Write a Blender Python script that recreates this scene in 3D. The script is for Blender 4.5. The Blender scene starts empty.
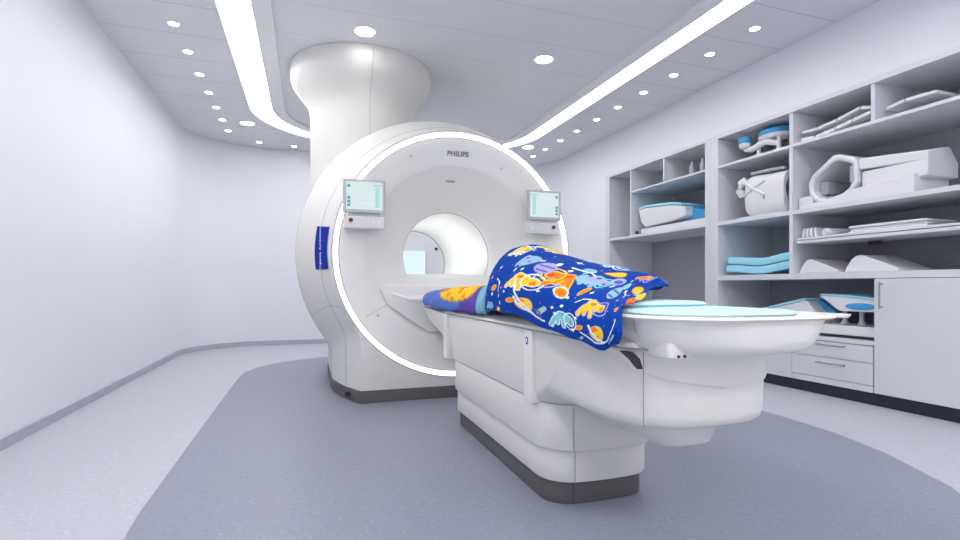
import bpy, math, random
import numpy as np
from mathutils import Vector
random.seed(4); rng = np.random.default_rng(4)
PI = math.pi
scene = bpy.context.scene
COL = scene.collection

# ------------------------------------------------------------------ helpers
def tag(o, label=None, cat=None, group=None, kind=None):
    if label: o['label'] = label
    if cat: o['category'] = cat
    if group: o['group'] = group
    if kind: o['kind'] = kind
    return o

def thing(name, label, cat, loc=(0, 0, 0), group=None):
    o = bpy.data.objects.new(name, None); COL.objects.link(o)
    o.location = loc; o.empty_display_size = .05
    return tag(o, label, cat, group)

def origin_of(o):
    v = Vector((0, 0, 0))
    while o is not None:
        v += o.location; o = o.parent
    return v

def copy_tree(o, parent=None):
    c = o.copy(); COL.objects.link(c); c.parent = parent
    for ch in list(o.children): copy_tree(ch, c)
    return c

class MB:
    """collects faces in world coordinates; build() links them as one mesh object"""
    def __init__(s): s.v = []; s.f = []
    def add(s, vs, fs):
        n = len(s.v); s.v += [tuple(map(float, p)) for p in vs]
        s.f += [tuple(i + n for i in f) for f in fs]; return s
    def box(s, x0, x1, y0, y1, z0, z1):
        return s.add([(x0,y0,z0),(x1,y0,z0),(x1,y1,z0),(x0,y1,z0),(x0,y0,z1),(x1,y0,z1),(x1,y1,z1),(x0,y1,z1)],
                     [(3,2,1,0),(4,5,6,7),(0,1,5,4),(1,2,6,5),(2,3,7,6),(3,0,4,7)])
    def loft(s, rings, cap0=True, cap1=True, closed=True):
        n = len(rings[0]); vs = [p for r in rings for p in r]; fs = []
        for i in range(len(rings) - 1):
            for j in range(n if closed else n - 1):
                k = (j + 1) % n
                fs.append((i*n+j, i*n+k, (i+1)*n+k, (i+1)*n+j))
        if cap0: fs.append(tuple(reversed(range(n))))
        if cap1: fs.append(tuple((len(rings)-1)*n + j for j in range(n)))
        return s.add(vs, fs)
    def tube(s, pts, r, n=8, flat=1.0, up=(0,0,1)):
        pts = [Vector(p) for p in pts]; rings = []
        rr = r if isinstance(r, (list, tuple)) else [r]*len(pts)
        for i, p in enumerate(pts):
            t = (pts[min(i+1, len(pts)-1)] - pts[max(i-1, 0)]).normalized()
            u = Vector(up)
            if abs(t.dot(u)) > .95: u = Vector((1, 0, 0))
            a = t.cross(u).normalized(); b = a.cross(t).normalized()
            rings.append([p + a*math.cos(2*PI*k/n)*rr[i] + b*math.sin(2*PI*k/n)*rr[i]*flat for k in range(n)])
        return s.loft(rings)
    def build(s, name, mat, parent=None, smooth=True, bevel=0, angle=35, seg=3):
        me = bpy.data.meshes.new(name)
        off = origin_of(parent) if parent is not None else Vector((0, 0, 0))
        me.from_pydata([(p[0]-off.x, p[1]-off.y, p[2]-off.z) for p in s.v], [], s.f)
        me.validate(); me.update()
        import bmesh
        bm = bmesh.new(); bm.from_mesh(me)
        bmesh.ops.recalc_face_normals(bm, faces=bm.faces); bm.to_mesh(me); bm.free()
        if mat is not None: me.materials.append(mat)
        o = bpy.data.objects.new(name, me); COL.objects.link(o)
        if parent is not None: o.parent = parent
        if smooth:
            me.shade_smooth()
            try: me.set_sharp_from_angle(angle=math.radians(angle))
            except Exception: pass
        if bevel:
            m = o.modifiers.new('bevel', 'BEVEL'); m.width = bevel; m.segments = seg
            m.limit_method = 'ANGLE'; m.angle_limit = math.radians(38)
        return o

def rrect(x0, x1, y0, y1, r, z, n=10, bow=0.0):
    """rounded rectangle in plan; bow pushes the near (-Y) edge outwards in the middle"""
    r = max(1e-4, min(r, (x1-x0)/2-1e-4, (y1-y0)/2-1e-4)); pts = []
    for cx, cy, a0 in ((x1-r, y1-r, 0), (x0+r, y1-r, 90), (x0+r, y0+r, 180), (x1-r, y0+r, 270)):
        for k in range(n+1):
            a = math.radians(a0 + 90*k/n); pts.append([cx+r*math.cos(a), cy+r*math.sin(a)])
    # near edge subdivision for the bow
    i0 = 3*(n+1)-1
    mid = []
    for k in range(1, 8):
        t = k/8; mid.append([x0+r+(x1-x0-2*r)*t, y0])
    pts = pts[:i0+1] + mid + pts[i0+1:]
    out = []
    xm, hw = (x0+x1)/2, (x1-x0)/2
    for x, y in pts:
        if y < (y0+y1)/2 and bow:
            y -= bow*max(0, 1-((x-xm)/hw)**2)
        out.append((x, y, z))
    return out

def rstack(mb, sts, n=10, bow=0.0, cap0=True, cap1=True):
    """sts: (z, x0, x1, y0, y1, r)"""
    return mb.loft([rrect(a[1], a[2], a[3], a[4], a[5], a[0], n, bow) for a in sts], cap0, cap1)

def bevstack(x0, x1, y0, y1, r, z0, z1, b=.006):
    return [(z0, x0+b, x1-b, y0+b, y1-b, r), (z0+b*.3, x0+b*.3, x1-b*.3, y0+b*.3, y1-b*.3, r), (z0+b, x0, x1, y0, y1, r),
            (z1-b, x0, x1, y0, y1, r), (z1-b*.3, x0+b*.3, x1-b*.3, y0+b*.3, y1-b*.3, r), (z1, x0+b, x1-b, y0+b, y1-b, r)]

# ------------------------------------------------------------------ materials
def mat(name, col, rough=.5, metal=0.0, coat=0.0, var=0.0, scale=8.0, bump=0.0, bscale=200.0, spec=.5, sheen=0.0):
    m = bpy.data.materials.new(name); m.use_nodes = True
    nt = m.node_tree; b = nt.nodes['Principled BSDF']
    b.inputs['Roughness'].default_value = rough; b.inputs['Metallic'].default_value = metal
    b.inputs['Coat Weight'].default_value = coat; b.inputs['Coat Roughness'].default_value = .12
    b.inputs['Specular IOR Level'].default_value = spec
    b.inputs['Sheen Weight'].default_value = sheen
    tc = nt.nodes.new('ShaderNodeTexCoord'); nz = nt.nodes.new('ShaderNodeTexNoise')
    nz.inputs['Scale'].default_value = scale; nz.inputs['Detail'].default_value = 3
    nt.links.new(tc.outputs['Object'], nz.inputs['Vector'])
    mx = nt.nodes.new('ShaderNodeMix'); mx.data_type = 'RGBA'
    mx.inputs[6].default_value = tuple(c*(1-var) for c in col) + (1,)
    mx.inputs[7].default_value = tuple(min(1, c*(1+var)) for c in col) + (1,)
    nt.links.new(nz.outputs['Fac'], mx.inputs[0]); nt.links.new(mx.outputs[2], b.inputs['Base Color'])
    if bump:
        n2 = nt.nodes.new('ShaderNodeTexNoise'); n2.inputs['Scale'].default_value = bscale
        nt.links.new(tc.outputs['Object'], n2.inputs['Vector'])
        bp = nt.nodes.new('ShaderNodeBump'); bp.inputs['Strength'].default_value = bump; bp.inputs['Distance'].default_value = .002
        nt.links.new(n2.outputs['Fac'], bp.inputs['Height']); nt.links.new(bp.outputs['Normal'], b.inputs['Normal'])
    return m

def emit(name, col, strength):
    m = bpy.data.materials.new(name); m.use_nodes = True; nt = m.node_tree
    nt.nodes.remove(nt.nodes['Principled BSDF'])
    e = nt.nodes.new('ShaderNodeEmission'); e.inputs[0].default_value = tuple(col)+(1,); e.inputs[1].default_value = strength
    nt.links.new(e.outputs[0], nt.nodes['Material Output'].inputs[0]); return m

M = {}
M['wall'] = mat('lavender_wall_paint', (.80, .808, .865), .75, var=.01, scale=2, bump=.05)
M['wallb'] = mat('baseboard_vinyl', (.44, .45, .53), .6)
M['ceil'] = mat('ceiling_panel', (.76, .765, .81), .85, var=.01)
M['raft'] = mat('ceiling_raft_panel', (.78, .785, .83), .85, var=.01)
M['trimm'] = mat('ceiling_trim', (.84, .845, .87), .7)
M['scan'] = mat('scanner_shell_white', (.765, .755, .735), .5, var=.006, scale=3, spec=.25)
M['dish'] = mat('scanner_face_grey', (.82, .815, .80), .5, var=.006, scale=3)
M['bore'] = mat('scanner_bore_white', (.86, .86, .86), .3)
M['turret'] = mat('turret_cream', (.74, .735, .705), .45, var=.006, scale=3)
M['seam'] = mat('panel_seam_grey', (.36, .36, .37), .7)
M['table'] = mat('table_cover_white', (.76, .745, .725), .45, var=.006, scale=3, spec=.35)
M['table2'] = mat('table_upper_cover_white', (.795, .78, .755), .45, var=.006, scale=3)
M['cradle'] = mat('tabletop_cream', (.85, .835, .805), .4)
M['plinth'] = mat('dark_grey_plinth', (.115, .11, .115), .5, var=.05)
M['matt'] = mat('light_blue_pad_vinyl', (.62, .88, .97), .55, var=.02, bump=.1)
M['mattw'] = mat('pad_side_white', (.8, .84, .88), .55)
M['blue'] = mat('strong_blue_pad', (.05, .36, .68), .5, var=.03)
M['bluel'] = mat('sky_blue_foam', (.33, .72, .92), .6, var=.03)
M['label'] = mat('cobalt_label', (.004, .030, .36), .6, spec=.1)
M['dark'] = mat('dark_detail', (.03, .03, .035), .5)
M['charc'] = mat('charcoal_letter', (.06, .06, .07), .5)
M['red'] = mat('emergency_ring_red', (.75, .12, .15), .4)
M['frame'] = mat('monitor_frame_grey', (.50, .50, .52), .4)
M['panel'] = mat('button_panel_white', (.70, .70, .71), .4)
M['shelf'] = mat('white_laminate', (.70, .71, .765), .5, var=.006)
M['shelfb'] = mat('shelf_back_shaded', (.38, .39, .44), .6, var=.006)  # back panels darkened: shade inside the shelves put into the colour
M['kick'] = mat('navy_kickboard', (.018, .02, .045), .5)
M['metal'] = mat('brushed_steel', (.42, .42, .46), .3, metal=.9)
M['coil'] = mat('coil_plastic_white', (.78, .78, .82), .45, var=.01)
M['coilg'] = mat('coil_plastic_grey', (.42, .43, .49), .5, var=.02)
M['paper'] = mat('folded_white_cloth', (.74, .74, .78), .8, var=.03, scale=30, bump=.3, bscale=60)
M['white'] = mat('white_plastic_tip', (.86, .86, .87), .5)
M['glass'] = mat('dark_sensor', (.05, .05, .06), .2)
M['strip'] = emit('cove_light_glow', (1, .99, .97), 8.0)
M['spot'] = emit('downlight_glow', (1, .99, .97), 14.0)
M['ring'] = emit('gantry_ring_glow', (1, 1, 1), 1.3)
M['boreL'] = emit('added_bore_lamp_glow', (1, .99, .97), 2.5)
M['screen'] = emit('screen_glow', (.80, .95, .96), .53)
M['teal'] = emit('screen_teal', (.10, .42, .42), .55)
M['teall'] = emit('screen_pale_teal', (.35, .78, .72), .55)
M['window'] = emit('window_glow', (.80, .98, 1.0), .58)

def seamify(m, y0a, y0b, step, xsplit, width, dark):
    """thin darker joints between ceiling panels, running across the room"""
    nt = m.node_tree; b = nt.nodes['Principled BSDF']
    src = b.inputs['Base Color'].links[0].from_socket
    g = nt.nodes.new('ShaderNodeNewGeometry'); sp = nt.nodes.new('ShaderNodeSeparateXYZ')
    nt.links.new(g.outputs['Position'], sp.inputs[0])
    def mth(op, a, bb=None):
        n = nt.nodes.new('ShaderNodeMath'); n.operation = op
        for i, x in enumerate((a, bb)):
            if x is None: continue
            if isinstance(x, (int, float)): n.inputs[i].default_value = x
            else: nt.links.new(x, n.inputs[i])
        return n.outputs[0]
    side = mth('GREATER_THAN', sp.outputs[0], xsplit)
    off = mth('ADD', mth('MULTIPLY', side, y0b-y0a), y0a)
    fr = mth('FRACT', mth('ADD', mth('DIVIDE', mth('SUBTRACT', sp.outputs[1], off), step), 50))
    ln = mth('LESS_THAN', fr, width/step)
    mx = nt.nodes.new('ShaderNodeMix'); mx.data_type = 'RGBA'
    nt.links.new(ln, mx.inputs[0]); nt.links.new(src, mx.inputs[6]); mx.inputs[7].default_value = tuple(dark)+(1,)
    nt.links.new(mx.outputs[2], b.inputs['Base Color'])
seamify(M['ceil'], 4.41-.4625*9, 2.665, .4575, 1.1, .006, (.46, .47, .53))
seamify(M['raft'], 3.69, 3.69, .4575, 1.1, .007, (.62, .63, .68))

def floor_mat(name, col):
    m = bpy.data.materials.new(name); m.use_nodes = True; nt = m.node_tree; b = nt.nodes['Principled BSDF']
    b.inputs['Roughness'].default_value = .42; b.inputs['Specular IOR Level'].default_value = .35
    tc = nt.nodes.new('ShaderNodeTexCoord')
    n1 = nt.nodes.new('ShaderNodeTexNoise'); n1.inputs['Scale'].default_value = 45; n1.inputs['Detail'].default_value = 6; n1.inputs['Roughness'].default_value = .7
    vo = nt.nodes.new('ShaderNodeTexVoronoi'); vo.inputs['Scale'].default_value = 70
    vr = nt.nodes.new('ShaderNodeValToRGB'); vr.color_ramp.elements[0].position = .0; vr.color_ramp.elements[1].position = .34
    vr.color_ramp.elements[0].color = (1, 1, 1, 1); vr.color_ramp.elements[1].color = (0, 0, 0, 1)
    wn = nt.nodes.new('ShaderNodeTexWhiteNoise')
    gt = nt.nodes.new('ShaderNodeMath'); gt.operation = 'GREATER_THAN'; gt.inputs[1].default_value = .86
    ml = nt.nodes.new('ShaderNodeMath'); ml.operation = 'MULTIPLY'
    for n in (n1, vo): nt.links.new(tc.outputs['Object'], n.inputs['Vector'])
    nt.links.new(vo.outputs['Color'], wn.inputs['Vector']); nt.links.new(wn.outputs['Value'], gt.inputs[0])
    nt.links.new(vo.outputs['Distance'], vr.inputs[0]); nt.links.new(vr.outputs[0], ml.inputs[0]); nt.links.new(gt.outputs[0], ml.inputs[1])
    cr = nt.nodes.new('ShaderNodeMix'); cr.data_type = 'RGBA'
    cr.inputs[6].default_value = tuple(c*.78 for c in col)+(1,); cr.inputs[7].default_value = tuple(min(1, c*1.22) for c in col)+(1,)
    nt.links.new(n1.outputs['Fac'], cr.inputs[0])
    c2 = nt.nodes.new('ShaderNodeMix'); c2.data_type = 'RGBA'; c2.inputs[7].default_value = tuple(min(1, c*1.7) for c in col)+(1,)
    nt.links.new(ml.outputs[0], c2.inputs[0]); nt.links.new(cr.outputs[2], c2.inputs[6])
    nt.links.new(c2.outputs[2], b.inputs['Base Color']); return m
M['floor'] = floor_mat('pale_speckled_vinyl', (.50, .515, .57))
M['floord'] = floor_mat('slate_blue_speckled_vinyl', (.265, .285, .35))

# ------------------------------------------------------------------ room
XL, XR, YB, YF, H = -1.43, 3.60, 7.60, -1.6, 2.70
def arc(cx, cy, r, a0, a1, n=16): return [(cx+r*math.cos(math.radians(a0+(a1-a0)*k/n)), cy+r*math.sin(math.radians(a0+(a1-a0)*k/n))) for k in range(n+1)]
def wallmesh(path, z0, z1, t=0.0):
    mb = MB(); mb.loft([[(x, y, z0) for x, y in path], [(x, y, z1) for x, y in path]], False, False, closed=False); return mb
RC = .9
left_path = [(XL, YF), (XL, YB-RC)]
back_path = arc(XL+RC, YB-RC, RC, 180, 90) + arc(XR-RC, YB-RC, RC, 90, 0)
right_path = [(XR, YB-RC), (XR, 5.673)]
def struct(o, ): o['kind'] = 'structure'; return o
struct(wallmesh(left_path, 0, H+.1).build('wall_left', M['wall']))
struct(wallmesh(back_path, 0, H+.1).build('wall_back', M['wall']))
wr = wallmesh(right_path, 0, H+.1)
wr.add([(XR, 5.673, 2.2), (XR, YF, 2.2), (XR, YF, H+.1), (XR, 5.673, H+.1)], [(0, 1, 2, 3)])
wr.add([(XR, 1.2, 0), (XR, YF, 0), (XR, YF, 2.2), (XR, 1.2, 2.2)], [(0, 1, 2, 3)])
struct(wr.build('wall_right', M['wall']))
struct(wallmesh([(XL, YF), (XR, YF)], 0, H+.1).build('wall_front', M['wall']))
fl = MB(); fl.box(XL-.1, XR+.9, YF-.1, YB+.1, -.1, 0); struct(fl.build('floor', M['floor'], smooth=False))
# darker inlaid island of the floor
isl = [(-.50, 1.55), (-.545, 1.75), (-.565, 2.1), (-.57, 3.0), (-.575, 4.85)]
isl += arc(.55, 5.05, 1.12, 180, 97, 18)[1:] + [(1.1, 6.22), (1.8, 6.1)] + arc(1.75, 5.05, 1.03, 80, 0, 10) \
     + [(2.785, 4.0), (2.79, 3.0), (2.787, 2.4), (2.74, 2.03), (2.645, 1.724), (2.45, 1.35), (2.1, .95), (1.6, .7), (1.0, .6), (.4, .68), (-.1, .95), (-.38, 1.27)]
im = MB(); n = len(isl); im.add([(x, y, .001) for x, y in isl], [tuple(range(n))])
struct(im.build('floor_inlay', M['floord'], smooth=False))
# baseboards
def base(path, inward):
    mb = MB(); P = []
    for i, (x, y) in enumerate(path):
        a = path[max(i-1, 0)]; b = path[min(i+1, len(path)-1)]
        d = Vector((b[0]-a[0], b[1]-a[1])).normalized(); nrm = Vector((d.y, -d.x))*inward
        P.append([(x, y, .001), (x+nrm.x*.012, y+nrm.y*.012, .001), (x+nrm.x*.012, y+nrm.y*.012, .058), (x, y, .062)])
    mb.loft(P); return mb
struct(base([(XL, YF), (XL, 0), (XL, 4), (XL, YB-RC)], 1).build('baseboard_left', M['wallb']))
struct(base(back_path, 1).build('baseboard_back', M['wallb']))
struct(base(right_path, 1).build('baseboard_right', M['wallb']))

# ceiling: outer field, glowing cove, trim band, centre raft (outlines share their point count)
def outline(x0, x1, y1, r, z, y0=YF, n=24):
    p = [(x0, y0, z)] + [(x0, y0+(y1-r-y0)*k/6, z) for k in range(1, 6)]
    p += [(x, y, z) for x, y in arc(x0+r, y1-r, r, 180, 90, n)] + [(x, y, z) for x, y in arc(x1-r, y1-r, r, 90, 0, n)]
    p += [(x1, y0+(y1-r-y0)*k/6, z) for k in range(5, -1, -1)]
    return p
room = outline(XL-.001, XR+.001, YB+.001, RC, H)
so0 = outline(-.58, 2.80, 7.03, 1.15, H); so1 = outline(-.58, 2.80, 7.03, 1.15, H+.05)
si1 = outline(-.36, 2.635, 6.92, 1.04, H+.05); si0 = outline(-.36, 2.635, 6.92, 1.04, H+.006)
ti0 = outline(-.23, 2.525, 6.80, .92, H+.006); ti1 = outline(-.23, 2.525, 6.80, .92, H+.03)
c = MB(); c.loft([room, so0, so1], False, False, closed=False)
struct(c.build('ceiling', M['ceil']))
c = MB(); c.loft([si1, si0, ti0, ti1], False, False, closed=False)
struct(c.build('trim_1', M['trimm']))
c = MB(); c.add(ti1, [tuple(range(len(ti1)))])
struct(c.build('ceiling_raft', M['raft'], smooth=False))
hN = len(so1)//2
tag(MB().box(-.36, 2.635, YF+.10, YF+.40, H-.004, H+.004).build('light_strip', M['strip']), 'added white light strip crossing the unseen end of the ceiling behind the camera', 'ceiling light', 'recessed ceiling light strips')  # extra strip added out of view to light the scanner front
for nm, sl, lab in (('a', slice(0, hN), 'long white recessed light strip curving along the left side of the ceiling'),
                    ('b', slice(hN-1, None), 'long white recessed light strip along the right side of the ceiling')):
    mb = MB(); a_, b_ = so1[sl], si1[sl]
    mb.loft([[(x, y, z-.012) for x, y, z in a_], [(x, y, z-.012) for x, y, z in b_], [(x, y, z+.01) for x, y, z in b_], [(x, y, z+.01) for x, y, z in a_]], False, False, closed=False)
    o = mb.build('light_strip', M['strip']); tag(o, lab, 'ceiling light', 'recessed ceiling light strips')

# window seen through the bore
wn = MB(); wn.box(.35, 1.69, YB-.03, YB-.002, .62, 1.345)
fo = struct(wn.build('window_1', M['trimm'], smooth=False))
MB().box(.37, 1.675, YB-.038, YB-.031, .64, 1.33).build('window_pane', M['window'], fo, smooth=False)
sn = MB(); sn.tube([(1.852, YB-.03, 1.374), (1.852, YB-.002, 1.374)], .022, 16)
tag(sn.build('wall_sensor', M['dark']), 'tiny dark round sensor on the back wall seen through the scanner bore', 'sensor')

# downlights
def disc(mb, x, y, z, r0, r1, n=32, drop=0):
    a = [(x+r0*math.cos(2*PI*k/n), y+r0*math.sin(2*PI*k/n), z) for k in range(n)]
    if r1 is None: mb.add(a, [tuple(range(n))])
    else:
        b = [(x+r1*math.cos(2*PI*k/n), y+r1*math.sin(2*PI*k/n), z-drop) for k in range(n)]
        mb.loft([a, b], False, False)
    return mb
def make_dl(r):
    t = thing('downlight', '', 'ceiling light')
    mb = MB(); disc(mb, 0, 0, -.004, r, None); mb.build('lamp_disc', M['spot'], t, smooth=False)
    mb = MB(); disc(mb, 0, 0, -.007, r, r*1.16); disc(mb, 0, 0, -.007, r, r, drop=-.006); disc(mb, 0, 0, -.007, r*1.16, r*1.18, drop=-.007)
    mb.build('trim_ring', M['white'], t)
    return t
small, large = make_dl(.034), make_dl(.074)
used = {id(small): False, id(large): False}
def place_dl(src, x, y, z, label, group):
    if not used[id(src)]: used[id(src)] = True; o = src
    else: o = copy_tree(src)
    o.location = (x, y, z); o['label'] = label; o['group'] = group; return o
ordn = ['nearest the camera', 'second from the camera', 'third from the camera', 'fourth from the camera', 'fifth from the camera', 'sixth from the camera', 'seventh from the camera', 'eighth from the camera', 'ninth from the camera', 'farthest from the camera']
Ls = [4.203, 4.667, 5.135, 5.585, 6.022, 6.45, 6.88]
for i, y in enumerate(Ls):
    place_dl(small, -.912, y, H, 'small round downlight in the left ceiling row, ' + (ordn[i] if i < 6 else ordn[9]), 'small downlights in the left row')
for x, y, l in ((-.60, 7.30, 'small round downlight at the back left of the ceiling, nearer the left wall'), (-.172, 7.36, 'small round downlight at the back of the ceiling just left of the white turret')):
    place_dl(small, x, y, H, l, 'small downlights along the back')
Rs = [2.923, 3.364, 3.80, 4.231, 4.67, 5.09, 5.54, 5.97, 6.41, 6.82]
for i, y in enumerate(Rs):
    place_dl(small, 3.108, y, H, 'small round downlight in the right ceiling row, ' + ordn[i], 'small downlights in the right row')
place_dl(large, .411, 3.94, H+.03, 'large round downlight in front of the white turret', 'large downlights')
place_dl(large, 1.898, 3.943, H+.03, 'large round downlight in the middle of the ceiling between turret and right light strip', 'large downlights')
place_dl(large, -.66, 6.50, H, 'large round downlight at the far end of the left light strip', 'large downlights')
place_dl(large, 2.842, 6.40, H, 'large round downlight at the far end of the right light strip', 'large downlights')

for i, (x, y) in enumerate(((.405, 2.0), (1.869, 2.0), (.405, .1), (1.869, .1))):  # unseen lamps added so the scanner and table fronts are lit
    place_dl(large, x, y, H+.03, 'added large round downlight above and behind the camera, out of view', 'added large downlights overhead')

# ------------------------------------------------------------------ scanner
GX, GZ = 1.05, 1.040
scn = thing('mri_scanner', 'big round white MRI scanner with a glowing ring round its bore and dark grey base', 'mri scanner', (GX, 4.5, 0))
NA, NS, NBT = 150, 18, 24
def bxw(Y):
    if Y < 3.67: return .70 + (Y-3.60)/.07*.03
    if Y < 3.82: return .73 + (Y-3.67)/.15*.065
    if Y < 4.14: return .795 + (Y-3.82)/.32*.07
    if Y < 5.0: return .865
    return .865 - (Y-5.0)/.42*.12
def body_outline(Y, R, z0=.085, dz=0.0, grow=0.0):
    b = min(bxw(Y), R*.985) + grow; cz = GZ+dz; R = R+grow
    a = math.acos(min(.999, b/R))
    P = []
    for k in range(NA+1):
        t = -a + (PI+2*a)*k/NA
        P.append((GX+R*math.cos(t), Y, cz+R*math.sin(t)))
    zl = P[-1][2]; xl = GX-b
    for k in range(1, NS+1): P.append((xl, Y, zl+(z0-zl)*k/NS))
    for k in range(1, NBT): P.append((xl+2*b*k/NBT, Y, z0))
    for k in range(NS): P.append((GX+b, Y, z0+(zl-z0)*k/NS))
    # soften the junction between round body and foot
    n = len(P); fix = {NA+NS, NA+NS+NBT}
    for it in range(14):
        Q = list(P)
        for i in range(n):
            near = (abs(i-NA) < 22) or i < 22 or i > n-20
            if near and i not in fix and P[i][2] > z0+.02:
                a_, b_, c_ = P[i-1], P[i], P[(i+1) % n]
                Q[i] = ((a_[0]+2*b_[0]+c_[0])/4, Y, (a_[2]+2*b_[2]+c_[2])/4)
        P = Q
    return P
prof = [(3.597, .893), (3.605, .903), (3.65, .918), (3.72, .944), (3.80, .972), (3.90, 1.015), (4.0, 1.058), (4.1, 1.097), (4.18, 1.122), (4.28, 1.137), (4.45, 1.143), (4.7, 1.145),
        (5.0, 1.14), (5.2, 1.12), (5.32, 1.08), (5.39, 1.02), (5.42, .93)]
rings = []
def circ(Y, R, dz=0.0):
    """circle sampled so that its points line up with body_outline"""
    ref = body_outline(Y, max(R, .9)); P = []
    for p in ref:
        t = math.atan2(p[2]-GZ, p[0]-GX); P.append((GX+R*math.cos(t), Y, GZ+R*math.sin(t)))
    return P
sh = MB()
rings = [circ(3.600, .886), circ(3.594, .890)] + [body_outline(y, r, dz=min(.02, max(0, (y-3.7)*.05))) for y, r in prof] + [circ(5.425, .62), circ(5.37, .45), circ(5.35, .352)]
sh.loft(rings, False, False)
sh.build('outer_shell', M['scan'], scn, angle=40)
# dark foot
ft = MB()
ft.loft([[(x, y, z) for x, y, z in rrect(GX-.86, GX+.86, 3.60, 5.36, .12, zz)] for zz in (0.002, .084)])
# foot follows the chamfered front corners
ft = MB()
foot = [(GX-.70, 3.588), (GX-.725, 3.60), (GX-.755, 3.70), (GX-.81, 3.84), (GX-.858, 4.05), (GX-.872, 4.20), (GX-.872, 5.0), (GX-.76, 5.38), (GX+.76, 5.38), (GX+.872, 5.0), (GX+.872, 4.2), (GX+.858, 4.05), (GX+.81, 3.84), (GX+.755, 3.70), (GX+.725, 3.60), (GX+.70, 3.588)]
ft.loft([[(x, y, .001) for x, y in foot], [(x, y, .086) for x, y in foot]])
ft.build('foot_plinth', M['plinth'], scn, bevel=.004)
pt = MB(); pt.tube([(GX-.77, 3.735, .045), (GX-.79, 3.722, .045)], .016, 14); pt.build('floor_bolt', M['dark'], scn)
# glowing ring: a flat raised annulus
lr = MB(); ring = []
for rr, yy in ((.852, 3.606), (.854, 3.590), (.884, 3.590), (.888, 3.600)):
    ring.append([(GX+rr*math.cos(2*PI*k/160), yy, GZ+rr*math.sin(2*PI*k/160)) for k in range(160)])
lr.loft(ring, False, False); lr.build('light_ring', M['ring'], scn)
gr = MB(); ring = []
for rr, yy in ((.889, 3.592), (.8955, 3.5925), (.8955, 3.600), (.889, 3.600)):
    ring.append([(GX+rr*math.cos(2*PI*k/160), yy, GZ+rr*math.sin(2*PI*k/160)) for k in range(160)])
gr.loft(ring, False, False); gr.build('ring_gasket', M['seam'], scn)
# dished face
dp = [(.846, 3.604), (.83, 3.607), (.76, 3.632), (.70, 3.652), (.662, 3.662), (.650, 3.672), (.62, 3.70), (.57, 3.745), (.50, 3.80), (.44, 3.85), (.395, 3.895), (.365, 3.925), (.352, 3.945), (.350, 3.96)]
df = MB(); df.loft([[(GX+r*math.cos(2*PI*k/160), y, GZ+r*math.sin(2*PI*k/160)) for k in range(160)] for r, y in dp], False, False)
df.build('dished_face', M['dish'], scn, angle=50)
# bore
bt = MB(); bt.loft([[(GX+r*math.cos(2*PI*k/120), y, GZ+r*math.sin(2*PI*k/120)) for k in range(120)] for r, y in ((.350, 3.958), (.347, 3.962), (.347, 4.65), (.347, 5.34), (.352, 5.352))], False, False)
bt.build('bore_tunnel', M['bore'], scn, angle=60)
for yy, r0, r1 in ((3.953, .3535, .3495),):
    g = MB(); g.loft([[(GX+r*math.cos(2*PI*k/120), y, GZ+r*math.sin(2*PI*k/120)) for k in range(120)] for r, y in ((r0, yy-.010), (r1, yy+.002), (r1-.002, yy+.004))], False, False)
    g.build('bore_rim', M['seam'], scn)
g = MB(); g.loft([[(GX+r*math.cos(2*PI*k/120), y, GZ+r*math.sin(2*PI*k/120)) for k in range(120)] for r, y in ((.3465, 5.335), (.341, 5.335), (.341, 5.345), (.3465, 5.345))], False, False)
g.build('rear_rim', M['seam'], scn)
bl = MB(); P = []
for yy in (4.05, 5.25): P.append([(GX+.342*math.cos(math.radians(a)), yy, GZ+.342*math.sin(math.radians(a))) for a in range(160, 201, 5)])
bl.loft(P, False, False, closed=False); bl.build('added_bore_lamp', M['boreL'], scn)  # lamp strip added on the hidden left side to brighten the bore
# bore floor and the ramped bridge in front of it
bf = MB()
zf = .885; hw = math.sqrt(.345**2-(GZ-zf)**2)
secs = []
for y, h_, z in ((3.692, .560, .797), (3.700, .560, .804), (3.95, .345, .895), (3.99, hw+.004, .895), (4.3, hw+.004, zf), (5.30, hw+.004, zf)):
    secs.append([(GX-h_, y, z), (GX-h_+.03, y, z+.004), (GX+h_-.03, y, z+.004), (GX+h_, y, z), (GX+h_*.93, y, z-.09 if y > 3.95 else z-.05), (GX-h_*.93, y, z-.09 if y > 3.95 else z-.05)])
bf.loft(secs); bf.build('bore_floor', M['dish'], scn, angle=25)
mr = MB(); secs = []
for y, h_, z in ((3.640, .10, .765), (3.665, .125, .772), (3.74, .16, .808), (3.84, .19, .850), (3.95, .20, .897), (4.05, .20, .900)):
    secs.append([(GX-h_, y, z-.015)]+[(GX+h_*math.cos(math.radians(t)), y, z-.015+.022*math.sin(math.radians(t))**.5) for t in range(168, 0, -12)]+[(GX+h_, y, z-.015), (GX+h_, y, z-.06), (GX-h_, y, z-.06)])
mr.loft(secs); mr.build('mouth_ramp', M['bore'], scn, angle=40)
# V seams on the lower face
def on_face(x, z):
    r = math.hypot(x-GX, z-GZ); y = 3.6
    for (ra, ya), (rb, yb) in zip(dp, dp[1:]):
        if rb <= r <= ra: y = ya+(yb-ya)*(ra-r)/(ra-rb)
    return (x, y-.001, z)
V = [(.485, .795), (.539, .674), (.84, .468), (1.26, .468), (1.561, .674), (1.615, .795)]
fp = MB(); fp.loft([[(x, 3.690 if z > .79 else on_face(x, z)[1]-.008, z) for x, z in V], [(x, 3.80, z) for x, z in V]])
fp.build('docking_plate', M['dish'], scn, bevel=.010)
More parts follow.
